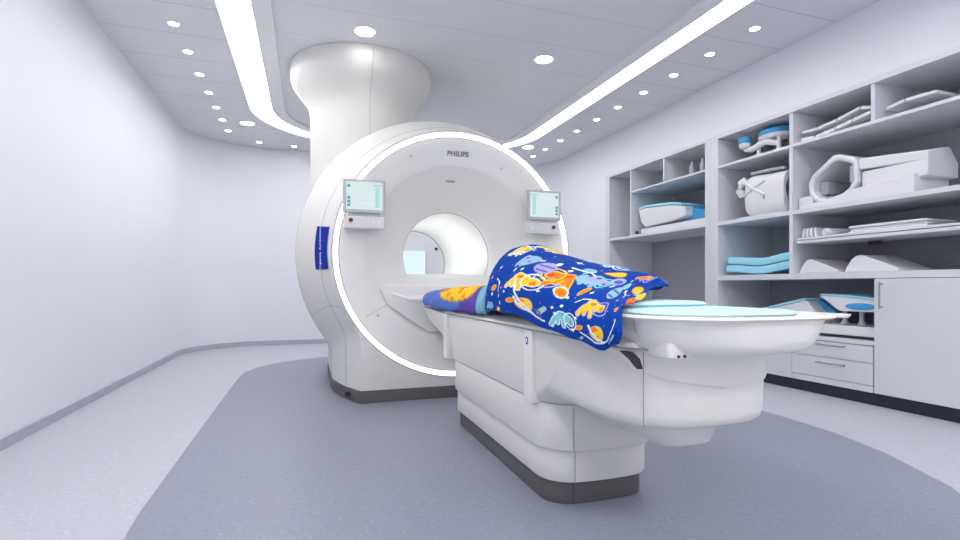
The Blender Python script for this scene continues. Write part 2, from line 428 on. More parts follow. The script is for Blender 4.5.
# seams drawn as hairline inlays on the shell
def seam(name, pts, r, parent, m='seam'): mb = MB(); mb.tube(pts, r, 6); return mb.build(name, M[m], parent)
o3 = body_outline(3.80, .972, dz=.005, grow=.0005)
seam('shell_seam', [o3[i] for i in range(38, NA+NS)], .0018, scn)
o4 = body_outline(4.28, 1.137, dz=.02, grow=.0005)
seam('shell_seam', [o4[i] for i in range(NA-40, NA+NS)], .0015, scn)
sl = []
for y, r in prof[2:11]:
    oo = body_outline(y, r, dz=min(.02, max(0, (y-3.7)*.05)), grow=.0005); sl.append(oo[NA-8])
seam('shell_seam', sl, .0015, scn)
vs_ = [on_face(.16+(.539-.16)*k/12, .475+(.674-.475)*k/12) for k in range(13)]
vs_ = [q for q in vs_ if math.hypot(q[0]-GX, q[2]-GZ) < .83]
seam('face_seam', vs_, .0014, scn)
# shallow bolts and slot on the face
for x, z in ((.70, 1.735), (1.395, 1.70), (.47, .60)):
    q = on_face(x, z); b = MB(); b.tube([(q[0], q[1]+.004, q[2]), (q[0], q[1]-.002, q[2])], .010, 14); b.build('face_screw', M['frame'], scn)
s = on_face(1.025, 1.60); b = MB(); b.box(s[0]-.035, s[0]+.035, s[1]-.006, s[1]+.02, s[2]-.007, s[2]+.007)
b.build('intercom_slot', M['seam'], scn, bevel=.004)
# lettering
def text(body, name, m, size, loc, rot, parent, align='CENTER', ext=.0006, bold=.0, sx=1.0):
    cu = bpy.data.curves.new(name, 'FONT'); cu.body = body; cu.size = size; cu.align_x = align; cu.align_y = 'CENTER'
    cu.extrude = ext; cu.offset = bold; cu.materials.append(m)
    o = bpy.data.objects.new(name, cu); COL.objects.link(o); o.parent = parent
    bpy.context.view_layer.update()
    me = bpy.data.meshes.new_from_object(o); bpy.data.objects.remove(o); me.name = name
    o = bpy.data.objects.new(name, me); COL.objects.link(o); o.parent = parent
    o.location = Vector(loc)-origin_of(parent); o.rotation_euler = rot; o.scale = (sx, 1, 1); return o
q = on_face(1.05, 1.777)
text('PHILIPS', 'brand_lettering', M['charc'], .053, (1.052, q[1]-.004, 1.779), (math.radians(108), 0, 0), scn, bold=.0004, sx=.98)
# blue model label on the left flank: follows the shell
lb = MB(); rows = []
def shell_pt(ang, y, grow):
    for (ya, ra), (yb, rb) in zip(prof, prof[1:]):
        if ya <= y <= yb: r = ra+(rb-ra)*(y-ya)/(yb-ya)
    r += grow; dz = min(.02, max(0, (y-3.7)*.05))
    return (GX+r*math.cos(ang), y-.3*grow, GZ+dz+r*math.sin(ang))
for k in range(13):
    a = PI - .19 + .315*k/12
    rows.append([shell_pt(a, 3.655+.205*j/8, .003) for j in range(9)])
lb.loft(rows, False, False, closed=False); lo = lb.build('blue_label', M['label'], scn)
lo['label'] = 'cobalt blue label with white vertical lettering'
a0 = PI; p0 = Vector(shell_pt(PI-.03, 3.755, .006)); d = (Vector(shell_pt(PI-.02, 3.76, .006))-Vector(shell_pt(PI-.02, 3.71, .006))).normalized()
xax = Vector((0, 0, 1)); yax = d*-1 if False else -d
# letters run upwards; their tops point towards the left flank
yax = Vector((-abs(d.x), abs(d.y), 0)).normalized(); zax = xax.cross(yax).normalized()
from mathutils import Matrix
R3 = Matrix((xax, yax, zax)).transposed()
text('Ingenia Ambition', 'label_lettering', M['white'], .043, p0+zax*.004, R3.to_euler(), lo)

# turret to the ceiling
tr = MB(); P = []
for z, r in ((1.45, .452), (1.9, .450), (2.15, .450), (2.28, .450), (2.35, .460), (2.41, .485), (2.47, .530), (2.52, .572), (2.57, .602), (2.62, .617), (2.70, .622), (2.728, .622)):
    P.append([(.475+r*math.cos(2*PI*k/96), 4.78+r*1.03*math.sin(2*PI*k/96), z) for k in range(96)])
tr.loft(P); to = tr.build('turret', M['turret'], scn, angle=50); to['label'] = 'cream white turret flaring out against the ceiling'
tx = []
for z, r in ((1.95, .450), (2.15, .450), (2.28, .450), (2.35, .460), (2.41, .485), (2.47, .530), (2.52, .572), (2.57, .602), (2.62, .617), (2.70, .622)):
    a = math.radians(-88); tx.append((.475+(r+.0005)*math.cos(a), 4.78+(r+.0005)*1.03*math.sin(a), z))
seam('turret_seam', tx, .0016, scn)

# control stations
def station(x0, x1, z0, z1, px0, px1, pz0, pz1, mirror, lab):
    y = 3.545
    m_ = MB(); m_.box(x0, x1, y, y+.028, z0, z1); mo = m_.build('monitor', M['frame'], scn, bevel=.006); mo['label'] = lab
    e = .020
    MB().box(x0+e, x1-e, y-.0012, y+.004, z0+e*1.1, z1-e*.9).build('display', M['screen'], mo, smooth=False)
    X = (lambda t: x0+e+(x1-x0-2*e)*t) if not mirror else (lambda t: x1-e-(x1-x0-2*e)*t)
    Z = lambda t: z0+e+(z1-z0-2*e)*t
    def bx(t0, t1, s0, s1, mm, nm):
        a, b_ = sorted((X(t0), X(t1))); MB().box(a, b_, y-.0022, y-.0013, Z(s0), Z(s1)).build(nm, mm, mo, smooth=False)
    for s0, s1 in ((.80, .90), (.37, .47), (.24, .34), (.11, .21)): bx(.03, .115, s0, s1, M['teal'], 'icon')
    for k in range(11): bx(.80, .915, .10+.068*k, .10+.068*k+.05, M['teall'], 'list_row')
    bx(.74, .97, .875, .93, M['teall'], 'list_header')
    for k in range(3): bx(.2, .72, .12+.23*k, .125+.23*k, M['panel'], 'grid_line')
    p = MB(); p.box(px0, px1, y+.004, y+.06, pz0, pz1); po = p.build('button_panel', M['panel'], scn, bevel=.010)
    bxx = px0+.045 if not mirror else px1-.05; bz = (pz0+pz1)/2+.012
    r = MB(); r.tube([(bxx, y+.008, bz), (bxx, y-.0015, bz)], .0155, 20); r.build('button_collar', M['red'], po)
    r = MB(); r.tube([(bxx, y, bz), (bxx, y-.012, bz)], .011, 20); r.build('emergency_button', M['dark'], po)
    k = px1-.06 if not mirror else px0+.06
    for dx in (-.018, .018):
        r = MB(); r.tube([(k+dx, y+.006, bz-.008), (k+dx, y+.001, bz-.008)], .008, 14); r.build('small_button', M['white'], po)
    ar = MB(); ar.box((x0+x1)/2-.05, (x0+x1)/2+.05, y+.02, 3.66, z0+.03, z1-.05); ar.build('mounting_arm', M['panel'], scn, bevel=.006)
    ar = MB(); ar.box(px0+.03, px1-.03, y+.03, 3.66, pz0+.02, z0+.02); ar.build('mounting_arm', M['panel'], scn, bevel=.006)
station(.226, .508, 1.303, 1.530, .232, .506, 1.196, 1.282, False, 'left grey-framed touchscreen')
station(1.572, 1.850, 1.310, 1.536, 1.572, 1.838, 1.203, 1.288, True, 'right grey-framed touchscreen')

# ------------------------------------------------------------------ patient table
tb = thing('patient_table', 'long white patient table on a stepped pedestal, its boat-shaped end nearest the camera', 'patient table', (1.055, 2.0, 0))
mb = MB(); rstack(mb, bevstack(.842, 1.268, 1.700, 2.935, .085, .001, .086, .003), bow=.025); mb.build('dark_plinth', M['plinth'], tb)
mb = MB(); rstack(mb, bevstack(.826, 1.284, 1.680, 2.945, .10, .088, .207, .004), bow=.028); mb.build('lower_cover', M['table'], tb)
mb = MB(); rstack(mb, bevstack(.812, 1.298, 1.660, 2.960, .115, .209, .377, .005), bow=.03); mb.build('middle_cover', M['table'], tb)
for x, yy, z0, z1 in ((.918, 1.660, .09, .205), (.905, 1.645, .212, .372)):
    seam('cover_seam', [(x, yy-.0105, z0), (x, yy-.0105, z1)], .0015, tb)
seam('plinth_seam', [(.93, 1.6835, .004), (.93, 1.6835, .084)], .0012, tb, 'dark')
# upper cover above the pedestal, flaring forward into the cantilevered near end
mb = MB(); rstack(mb, [(.379, .812, 1.298, 1.655, 2.96, .115), (.384, .806, 1.304, 1.645, 2.98, .12), (.42, .802, 1.308, 1.60, 2.98, .125), (.45, .7995, 1.310, 1.54, 2.99, .125), (.47, .799, 1.311, 1.50, 2.99, .12),
                      (.56, .799, 1.311, 1.45, 2.99, .08), (.634, .799, 1.311, 1.45, 2.99, .05), (.641, .802, 1.308, 1.45, 2.99, .05)], bow=.02); mb.build('upper_cover', M['table'], tb)
def boat(z, ins, y0, y1, r): return (z, .800+ins, 1.310-ins, y0+ins, y1, r)
mb = MB(); rstack(mb, [boat(.419, .050, 1.12, 1.75, .14), boat(.4205, .030, 1.12, 1.80, .15), boat(.426, .014, 1.118, 1.88, .165), boat(.436, .005, 1.115, 2.0, .172), boat(.460, .001, 1.112, 2.2, .175), boat(.54, .0, 1.11, 2.4, .175), boat(.630, .0, 1.108, 2.5, .175), boat(.640, .004, 1.108, 2.5, .175)], n=16, bow=.022)
mb.build('cantilever_body', M['table'], tb)
mb = MB(); rstack(mb, [(.335, 1.0, 1.11, 1.24, 1.75, .04), (.338, .980, 1.130, 1.222, 1.8, .05), (.350, .960, 1.150, 1.205, 1.9, .06), (.39, .935, 1.165, 1.192, 1.9, .07), (.425, .92, 1.175, 1.187, 1.9, .08)], n=10)
mb.build('underside_keel', M['table'], tb)
mb = MB(); rstack(mb, [(.6425, .798, 1.312, 1.14, 3.05, .03), (.646, .793, 1.317, 1.14, 3.06, .03), (.655, .795, 1.315, 1.14, 3.06, .03), (.668, .815, 1.295, 1.16, 3.05, .03)]); mb.build('side_rail', M['cradle'], tb)
seam('rail_joint', [(.7985, 2.95, .6415), (.7985, 2.2, .6415), (.7975, 1.20, .6405)], .0026, tb)
# front cover: a shell over the near end, its lower edge swooping down in the middle
fc = MB(); pth = [(x, y) for x, y, _ in rrect(.800, 1.310, 1.108, 1.9, .175, 0, 16, .022) if y < 1.27]
pth += [(.800, 1.24), (1.310, 1.24)]
pth.sort(key=lambda p: math.atan2(p[1]-1.27, p[0]-1.055))
P = []
ks = [(0, .640), (.06, .615), (.14, .580), (.25, .560), (.5, .536), (.75, .548), (.9, .580), (1, .60)]
for x, y in pth:
    u = min(1, max(0, (math.atan2(y-1.27, x-1.055)+PI)/PI)); zb = .6
    for (ua, za), (ub, zb_) in zip(ks, ks[1:]):
        if ua <= u <= ub: zb = za+(zb_-za)*(u-ua)/(ub-ua)
    zb = min(zb, .632)
    dx, dy = (x-1.055), (y-1.32); l = math.hypot(dx, dy); k = .007/l
    P.append([(x-dx*k*.3, y-dy*k*.3, zb-.003), (x+dx*k*.8, y+dy*k*.8, zb-.001), (x+dx*k, y+dy*k, zb+.005), (x+dx*k, y+dy*k, .634), (x-dx*k, y-dy*k, .6425)])
fc.loft(P, False, False, closed=False); fc.build('front_cover', M['table2'], tb, angle=50)
seam('cover_seam', [(.853, 1.160, .428), (.8480, 1.155, .45), (.846, 1.1525, .56)], .0012, tb)
seam('cover_seam', [(.8415, 1.1465, .56), (.8415, 1.1465, .632)], .0012, tb)
seam('cover_seam', [(1.280, 1.180, .46), (1.281, 1.176, .56)], .0010, tb)
seam('cover_seam', [(1.286, 1.171, .57), (1.286, 1.171, .632)], .0010, tb)
# dark plate painted in for the shade of a recess on the left flank
mb = MB(); mb.loft([[(x, 1.185, .632), (x, 1.150, .6325), (x, 1.118, .618), (x, 1.105, .594), (x, 1.118, .600), (x, 1.140, .614)] for x in (.7925, .81)]); mb.build('recess_shade', M['dark'], tb)
# vertical posts on the left flank
for y0 in (1.735, 2.96):
    mb = MB(); mb.loft([[(.786, y0, .640), (.786, y0+.075, .640), (.815, y0+.075, .640), (.815, y0, .640)], [(.786, y0, .372), (.786, y0+.075, .372), (.845, y0+.075, .372), (.845, y0, .372)]])
    so = mb.build('side_post', M['cradle'], tb, bevel=.003)
    if y0 < 2:
        r = MB(); r.tube([(.7855, y0+.045, .600), (.7845, y0+.045, .600)], .011, 16, flat=1.4); r.build('post_symbol', M['label'], so)
        r = MB(); r.tube([(.7847, y0+.045, .600), (.7838, y0+.045, .600)], .006, 16, flat=1.4); r.build('post_symbol_centre', M['white'], so)
# bridge between table and gantry
mb = MB(); mb.loft([[(.802, 2.945, .640), (1.308, 2.945, .640), (1.30, 2.945, .42), (.812, 2.945, .42)], [(.790, 3.2, .645), (1.32, 3.2, .645), (1.30, 3.2, .50), (.815, 3.2, .50)],
                    [(.785, 3.60, .662), (1.325, 3.60, .662), (1.28, 3.60, .56), (.83, 3.60, .56)]]); mb.build('docking_bridge', M['table'], tb, bevel=.01)
# tabletop: boat-shaped near end with an outward lip
def rr_(z, i, y0, y1, r): return (z, .785+i, 1.338-i, y0, y1, r)
mb = MB(); rstack(mb, [rr_(.632, .14, 1.04, 1.6, .10), rr_(.6335, .10, 1.0, 1.65, .13), rr_(.639, .06, .975, 1.7, .15), rr_(.650, .035, .958, 1.72, .17), rr_(.672, .018, .947, 1.75, .18), rr_(.70, .007, .940, 1.75, .185), rr_(.7215, .0, .934, 1.75, .19),
                      (.7235, .768, 1.356, .922, 1.76, .19), (.727, .765, 1.360, .918, 1.76, .19), (.7315, .768, 1.356, .922, 1.76, .19), (.733, .778, 1.346, .932, 1.75, .185), (.7315, .80, 1.322, .955, 1.73, .18), (.726, .815, 1.305, .975, 1.72, .17)], n=16, bow=.012)
sl = MB(); rstack(sl, bevstack(.875, 1.24, 1.5, 3.45, .06, .690, .727, .004)); sl.build('tabletop_slab', M['cradle'], tb)
mb.build('boat_shaped_tabletop', M['cradle'], tb, angle=60)
seam('tabletop_seam', [(.7845, 1.11, .72), (.7865, 1.108, .695), (.795, 1.10, .676)], .0014, tb)
mb = MB(); mb.loft([[(1.30, .955, .722), (1.345, .965, .722), (1.36, 1.06, .722), (1.30, 1.06, .722)], [(1.30, .950, .732), (1.352, .962, .732), (1.368, 1.06, .732), (1.30, 1.06, .732)]])
mb.build('corner_grip', M['cradle'], tb, bevel=.003)
mb = MB(); rstack(mb, bevstack(.826, .900, 1.025, 1.115, .014, .628, .668, .006)); lt = mb.build('release_latch', M['cradle'], tb)
for dx in (0, .018):
    r = MB(); r.tube([(.852+dx, 1.027, .634), (.852+dx, 1.022, .634)], .0038, 10); r.build('latch_screw', M['dark'], lt)

# mattress
mt = thing('mattress', 'light blue mattress lying on the white boat-shaped tabletop', 'mattress', (1.06, 2.0, .727))
mb = MB(); rstack(mb, [(.7275, .838, 1.282, .99, 3.0, .15), (.734, .828, 1.292, .980, 3.0, .16), (.738, .832, 1.288, .984, 3.0, .155), (.7405, .846, 1.274, .998, 3.0, .14)], n=12); mb.build('foam_pad', M['matt'], mt)
mb = MB(); rstack(mb, [(.7408, .865, 1.250, 1.35, 3.0, .05), (.747, .855, 1.26, 1.34, 3.0, .06), (.755, .862, 1.253, 1.348, 3.0, .06), (.757, .88, 1.235, 1.365, 3.0, .05)], n=12); mb.build('upper_pad', M['matt'], mt)

# ------------------------------------------------------------------ space blanket
ctrl = [
 [(.76,2.20,.695),(.765,2.20,.78),(.80,2.22,.865),(.865,2.24,.945),(.95,2.28,.998),(1.08,2.30,1.005),(1.20,2.31,.95),(1.30,2.33,.80)],
 [(.742,2.03,.705),(.745,2.03,.775),(.785,2.04,.85),(.86,2.06,.925),(.955,2.10,.975),(1.08,2.15,.975),(1.20,2.18,.925),(1.31,2.20,.79)],
 [(.735,1.85,.698),(.735,1.85,.765),(.77,1.86,.835),(.85,1.88,.895),(.95,1.92,.925),(1.08,1.98,.93),(1.20,2.03,.90),(1.32,2.06,.785)],
 [(.728,1.5,.672),(.728,1.5,.735),(.76,1.5,.795),(.85,1.53,.845),(.96,1.60,.868),(1.09,1.70,.882),(1.21,1.78,.870),(1.33,1.86,.785)],
 [(.722,1.30,.651),(.720,1.30,.705),(.75,1.30,.758),(.85,1.34,.80),(.97,1.42,.825),(1.1,1.54,.848),(1.22,1.64,.850),(1.34,1.73,.795)],
 [(.722,1.15,.644),(.710,1.13,.692),(.738,1.16,.748),(.82,1.22,.776),(.95,1.34,.795),(1.09,1.47,.822),(1.21,1.55,.835),(1.335,1.67,.812)],
 [(.728,1.09,.662),(.718,1.065,.70),(.742,1.10,.744),(.81,1.175,.760),(.945,1.285,.771),(1.075,1.42,.795),(1.20,1.50,.812),(1.32,1.655,.806)],
]
C = np.array(ctrl, float); C = (C-np.array([0, 0, .804]))*1.025+np.array([0, 0, .804])
def catmull(P, t):
    """P (n,...), t in [0,n-1]"""
    n_ = P.shape[0]; i = np.clip(np.floor(t).astype(int), 0, n_-2); f = (t-i)
    g = lambda k: P[np.clip(k, 0, n_-1)]
    f = f.reshape((-1,)+(1,)*(P.ndim-1))
    p0, p1, p2, p3 = g(i-1), g(i), g(i+1), g(i+2)
    return .5*((2*p1)+(-p0+p2)*f+(2*p0-5*p1+4*p2-p3)*f**2+(-p0+3*p1-3*p2+p3)*f**3)
NU, NV = 400, 270
S1 = catmull(C, np.linspace(0, C.shape[0]-1, NU))
S2 = catmull(np.transpose(S1, (1, 0, 2)), np.linspace(0, C.shape[1]-1, NV)); S = np.transpose(S2, (1, 0, 2)).copy()
uu, vv = np.meshgrid(np.linspace(0, 1, NU), np.linspace(0, 1, NV), indexing='ij')
# arc-length parameters for the print
du = np.linalg.norm(np.diff(S, axis=0), axis=2); A = np.vstack([np.zeros((1, NV)), np.cumsum(du, axis=0)])
dv = np.linalg.norm(np.diff(S, axis=1), axis=2); B = np.hstack([np.zeros((NU, 1)), np.cumsum(dv, axis=1)])
A = A*1.0
S[..., 2] += .004*np.sin(uu*21+vv*9)*np.sin(vv*11+1)+.003*np.sin(uu*37-vv*14)
S[..., 0] += .003*np.sin(uu*30+2)*(vv < .25)
col = np.zeros((NU, NV, 3)); NAVY = (.004, .055, .36)
col[:] = NAVY
# print coordinates: u along the length 0..1, v across, w = 1/aspect so motifs stay round (metres)
LX = np.median(A[-1]); LY = np.median(B[:, -1])
px = uu*LX
wv = np.interp(np.linspace(0, 1, NV), [0, .22, .36, .5, .62, 1], [1, 1, .78, .55, .55, .9])
py = np.broadcast_to(np.cumsum(wv)/NV*LY, (NU, NV)).copy(); PYV = np.cumsum(wv)/NV*LY
def at(u, v): return u*LX, float(np.interp(v, np.linspace(0, 1, NV), PYV))
YEL, ORG, RED_, AQ, PUR, LIL, WHT = (.95, .62, .03), (.86, .22, .02), (.80, .08, .03), (.22, .62, .66), (.16, .10, .42), (.42, .42, .78), (.80, .88, .92)
KM = 1.0
def put(mask, c):
    col[mask] = c
def ell(cx, cy, rx, ry, c, rot=0, outl=None, ow=.005):
    ca, sa = math.cos(rot), math.sin(rot); X = (px-cx)*ca+(py-cy)*sa; Y = -(px-cx)*sa+(py-cy)*ca
    if outl is not None: put((X/(rx+ow))**2+(Y/(ry+ow))**2 < 1, outl)
    m_ = (X/rx)**2+(Y/ry)**2 < 1; put(m_, c); return X, Y, m_
def hoop(cx, cy, r, w, c, ry=None):
    ry = ry or r; d = np.sqrt(((px-cx)/r)**2+((py-cy)/ry)**2); put(np.abs(d-1) < w/r, c)
def cap(pts, w, c):
    for (x0, y0, w0), (x1, y1, w1) in zip([p+(w*q,) for p, q in zip(pts, [1]*len(pts))][:-1], [p+(w,) for p in pts][1:]):
        dx, dy = x1-x0, y1-y0; t = np.clip(((px-x0)*dx+(py-y0)*dy)/(dx*dx+dy*dy+1e-9), 0, 1)
        put((px-x0-t*dx)**2+(py-y0-t*dy)**2 < w*w, c)
def star(cx, cy, r, c=WHT):
    X, Y = np.abs(px-cx), np.abs(py-cy); put((np.sqrt(X/r)+np.sqrt(Y/r)) < 1.0, c); put((X < r*.28) & (Y < r*.28), c)
def planet(cx, cy, r, c, c2):
    r *= KM
    X, Y, m_ = ell(cx, cy, r, r*.95, c, .3, LIL); put(m_ & (np.sin(Y/r*7+X/r*1.5) > .55), c2)
def comet(cx, cy, s, rot): s *= 1.15; ell(cx, cy, s, s*.5, ORG, rot, YEL, .004); 
def saturn(cx, cy, r):
    r *= KM
    ell(cx, cy, r, r, YEL, 0, LIL, .003); ell(cx-.2*r, cy+.1*r, r*.5, r*.8, ORG, .6); ell(cx, cy, r*.55, r*.3, YEL, .5)
    cap([(cx-r*1.3, cy+r*.9), (cx-r*.8, cy-.1*r), (cx+r*.1, cy-r*.75), (cx+r*1.4, cy-r*.95)], .0055, WHT)
def critter(cx, cy, s, c, c2, o_=None, flip=1):
    """a generic long-tailed baby animal floating in a round glass helmet"""
    o_ = o_ or LIL; s *= KM*1.05
    f = flip
    for wadd, cc in ((.005, o_), (0, c)):
        cap([(cx-f*1.5*s, cy-.9*s), (cx-f*1.1*s, cy-.1*s), (cx-f*.4*s, cy+.45*s)], .22*s+wadd, cc)
        cap([(cx-f*.5*s, cy+.35*s), (cx+f*.25*s, cy+.25*s)], .50*s+wadd, cc)
        cap([(cx-f*.1*s, cy+.1*s), (cx+f*.0*s, cy-.75*s)], .19*s+wadd, cc)
        cap([(cx-f*.7*s, cy+.1*s), (cx-f*.75*s, cy-.6*s)], .19*s+wadd, cc)
        ell(cx+f*.95*s, cy+.25*s, .55*s+wadd, .48*s+wadd, cc)
    ell(cx-f*.3*s, cy+.5*s, .35*s, .16*s, c2, .3); ell(cx+f*1.05*s, cy+.12*s, .25*s, .2*s, c2)
    ell(cx+f*1.1*s, cy+.35*s, .06*s, .08*s, (.02, .02, .05))
    hoop(cx+f*.95*s, cy+.25*s, .92*s, .0035, o_)
def rocket(cx, cy, s, rot=0):
    ca, sa = math.cos(rot), math.sin(rot)
    q = lambda x, y: (cx+(x*ca-y*sa)*s, cy+(x*sa+y*ca)*s)
    cap([q(-.6, 0), q(.6, 0)], .34*s, LIL); cap([q(-.5, 0), q(.5, 0)], .26*s, AQ); cap([q(-.8, -.5), q(-.5, 0), q(-.8, .5)], .14*s, PUR); cap([q(.1, 0), q(.3, 0)], .13*s, YEL)
# small stars first, then the larger motifs, as (fraction along, fraction across) of the cloth
KM = 1.0
for _ in range(140):
    x, y = rng.uniform(0, LX), rng.uniform(0, PYV[-1]); ell(x, y, .0026, .0026, LIL)
def C_(u, v, s, c, c2, o_=None, f=1): critter(*at(u, v), s, c, c2, o_, f)
hoop(*at(.45, .34), .052, .004, LIL)
ell(*at(.30, .46), .045, .032, LIL, .2, AQ); C_(.27, .44, .030, LIL, PUR, AQ)
C_(.37, .27, .048, YEL, ORG, WHT); saturn(*at(.41, .12), .038); ell(*at(.455, .315), .013, .021, ORG, -.3, YEL, .004)
comet(*at(.14, .185), .022, .5); comet(*at(.35, .125), .022, .5)
C_(.48, .37, .038, ORG, RED_, YEL, -1); ell(*at(.53, .285), .026, .020, ORG, .2, YEL, .004); hoop(*at(.53, .285), .034, .0035, WHT, .027)
planet(*at(.40, .42), .031, LIL, PUR); C_(.60, .44, .032, LIL, PUR, AQ); planet(*at(.75, .43), .031, AQ, PUR)
ell(*at(.54, .42), .021, .019, AQ, 0, LIL, .003); ell(*at(.76, .53), .024, .018, AQ, 0, LIL, .003); ell(*at(.51, .53), .022, .02, AQ, 0, LIL, .003)
ell(*at(.66, .53), .034, .022, LIL, .1, AQ, .003); ell(*at(.66, .53), .022, .012, PUR, .1)
comet(*at(.61, .35), .020, 1.1); comet(*at(.70, .12), .019, .7); comet(*at(.92, .30), .018, .3)
rocket(*at(.485, .125), .034, .9); rocket(*at(.90, .07), .038, .5); rocket(*at(.71, .04), .022, .9); rocket(*at(.90, .55), .035, .0)
C_(.60, .11, .045, AQ, (.12, .45, .55), WHT); C_(.745, .26, .050, YEL, ORG, LIL); saturn(*at(.79, .115), .036)
C_(.975, .47, .022, RED_, YEL, ORG, -1); ell(*at(.86, .60), .05, .022, YEL, .2, ORG, .004); ell(*at(.60, .60), .05, .018, YEL, .2, ORG, .004); ell(*at(.97, .56), .045, .02, YEL, .1, AQ, .004)
C_(.13, .52, .03, YEL, ORG, WHT); C_(.12, .05, .022, LIL, PUR, AQ); ell(*at(.24, .03), .03, .014, YEL, .2, ORG, .004)
# the parts of the print that fall on the far side
C_(.22, .72, .045, YEL, ORG, WHT); C_(.50, .76, .045, AQ, PUR, WHT); C_(.78, .74, .042, ORG, YEL, LIL); saturn(*at(.36, .88), .034); planet(*at(.64, .88), .034, AQ, PUR); C_(.86, .90, .04, LIL, PUR, AQ); rocket(*at(.10, .86), .05, .6)
cap([at(.46, .50), at(.53, .50), at(.57, .47)], .0035, WHT); cap([at(.52, .46), at(.535, .53)], .0035, WHT)
cap([at(.63, .26), at(.66, .295), at(.70, .31)], .0026, WHT); cap([at(.14, .25), at(.18, .235), at(.205, .17)], .0035, WHT); cap([at(.80, .50), at(.84, .47), at(.88, .49)], .003, WHT)
cap([at(.34, .29), at(.36, .20), at(.40, .12), at(.46, .075), at(.50, .07)], .0045, WHT); cap([at(.71, .09), at(.78, .055), at(.86, .085), at(.93, .20)], .0048, WHT)
for u, v in ((.33, .36), (.07, .45), (.06, .26), (.18, .23), (.45, .235), (.53, .17), (.55, .135), (.66, .35), (.93, .21), (.80, .50), (.47, .46), (.24, .20), (.10, .34), (.30, .17), (.54, .05), (.67, .17), (.86, .38), (.20, .56), (.45, .58), (.72, .60), (.05, .12), (.57, .28)):
    star(*at(u, v), .017)
for u, v in ((.26, .36), (.14, .14), (.27, .08), (.57, .205), (.35, .50), (.68, .46), (.87, .44), (.98, .35), (.42, .49), (.05, .56), (.24, .13), (.66, .08)): ell(*at(u, v), .009, .011, WHT)
# aqua piping along the far hem
put(px < .012, (.25, .58, .70))
me = bpy.data.meshes.new('space_blanket')
idx = np.arange(NU*NV).reshape(NU, NV)
q4 = np.stack([idx[:-1, :-1], idx[1:, :-1], idx[1:, 1:], idx[:-1, 1:]], -1).reshape(-1, 4)
me.from_pydata(S.reshape(-1, 3).tolist(), [], q4.tolist()); me.update(); me.shade_smooth()
ca_ = me.color_attributes.new('print', 'FLOAT_COLOR', 'POINT')
ca_.data.foreach_set('color', np.concatenate([col.reshape(-1, 3), np.ones((NU*NV, 1))], 1).astype(np.float32).ravel())
bmz = mat('printed_blanket_cloth', (.5, .5, .5), .9, bump=.2, bscale=300, spec=.1)
nt = bmz.node_tree; at_ = nt.nodes.new('ShaderNodeAttribute'); at_.attribute_name = 'print'
nt.links.new(at_.outputs['Color'], nt.nodes['Principled BSDF'].inputs['Base Color'])
me.materials.append(bmz)
bo = bpy.data.objects.new('space_blanket', me); COL.objects.link(bo)
sm = bo.modifiers.new('thickness', 'SOLIDIFY'); sm.thickness = .004; sm.offset = -1
tag(bo, 'deep blue blanket printed with space animals, planets and stars, draped over the patient table', 'blanket')

# ------------------------------------------------------------------ patterned bundle beyond the blanket
def bund(y, x0, x1, z0, zt, k=1.0):
    P = [(x0, z0), (x0-.004, z0+(zt-z0)*.45), (x0+.02, z0+(zt-z0)*.82), (x0+.06, zt-.006), ((x0+x1)/2, zt), (x1-.03, zt-.014), (x1, z0+(zt-z0)*.75), (x1, z0+.07), (x0+.05, z0+.072), (x0+.035, z0)]
    return P
secs = [(2.26, .772, 1.02, .672, .816), (2.34, .770, 1.03, .668, .818), (2.55, .768, 1.02, .664, .812), (2.80, .766, 1.00, .660, .806), (3.0, .764, .98, .662, .800), (3.2, .766, .96, .666, .792), (3.40, .766, .94, .668, .782), (3.52, .766, .92, .674, .774), (3.565, .772, .90, .682, .764), (3.585, .800, .87, .700, .745)]
NB = 80; NR = 64
raw = []
for y, x0, x1, z0, zt in secs:
    P = [Vector(p) for p in bund(y, x0, x1, z0, zt)]
    # closed smooth resample
    n_ = len(P); ringp = []
    for k in range(NR):
        t = k*n_/NR; i = int(t); f = t-i; p0, p1, p2, p3 = P[(i-1) % n_], P[i % n_], P[(i+1) % n_], P[(i+2) % n_]
        w = [(1-f)**3/6, (3*f**3-6*f**2+4)/6, (-3*f**3+3*f**2+3*f+1)/6, f**3/6]
        ringp.append((w[0]*p0.x+w[1]*p1.x+w[2]*p2.x+w[3]*p3.x, y, w[0]*p0.y+w[1]*p1.y+w[2]*p2.y+w[3]*p3.y))
    raw.append(ringp)
Rw = catmull(np.array(raw), np.linspace(0, len(secs)-1, NB*2))
nb = Rw.shape[0]
u1, v1 = np.meshgrid(np.linspace(0, 1, nb), np.linspace(0, 1, NR, endpoint=False), indexing='ij')
Rw[..., 2] += .003*np.sin(u1*40+v1*12); Rw[..., 0] += .002*np.sin(u1*33+v1*25)
yy, zz = Rw[..., 1], Rw[..., 2]
cc = np.zeros((nb, NR, 3)); cc[:] = (.10, .22, .62)
def pm(mask, c_): cc[mask] = c_
low = .700+.02*np.sin(yy*7)
pm(yy < 2.62, (.13, .08, .40)); pm(yy < 2.345, (.22, .52, .62))
pm((yy < 2.9) & (yy > 2.5) & (zz < .715) & (zz > .60) & (yy < 2.5+(.715-zz)*6), (.13, .08, .40))
blob = ((yy-2.78)/.36)**2+((zz-.792)/.066)**2 < 1
pm(((yy-2.78)/.385)**2+((zz-.792)/.074)**2 < 1, (.62, .28, .10)); pm(blob, (.93, .62, .04))
pm(blob & (np.sin(yy*31)*np.cos(zz*90+yy*9) > .45), (.88, .32, .02)); pm(((yy-2.72)/.07)**2+((zz-.805)/.014)**2 < 1, (.70, .05, .03))
pm(((yy-3.1)/.05)**2+((zz-.79)/.02)**2 < 1, (.72, .16, .05))
pm((yy > 3.12) & (np.sin(yy*22+zz*60) > .93), (.35, .22, .62))
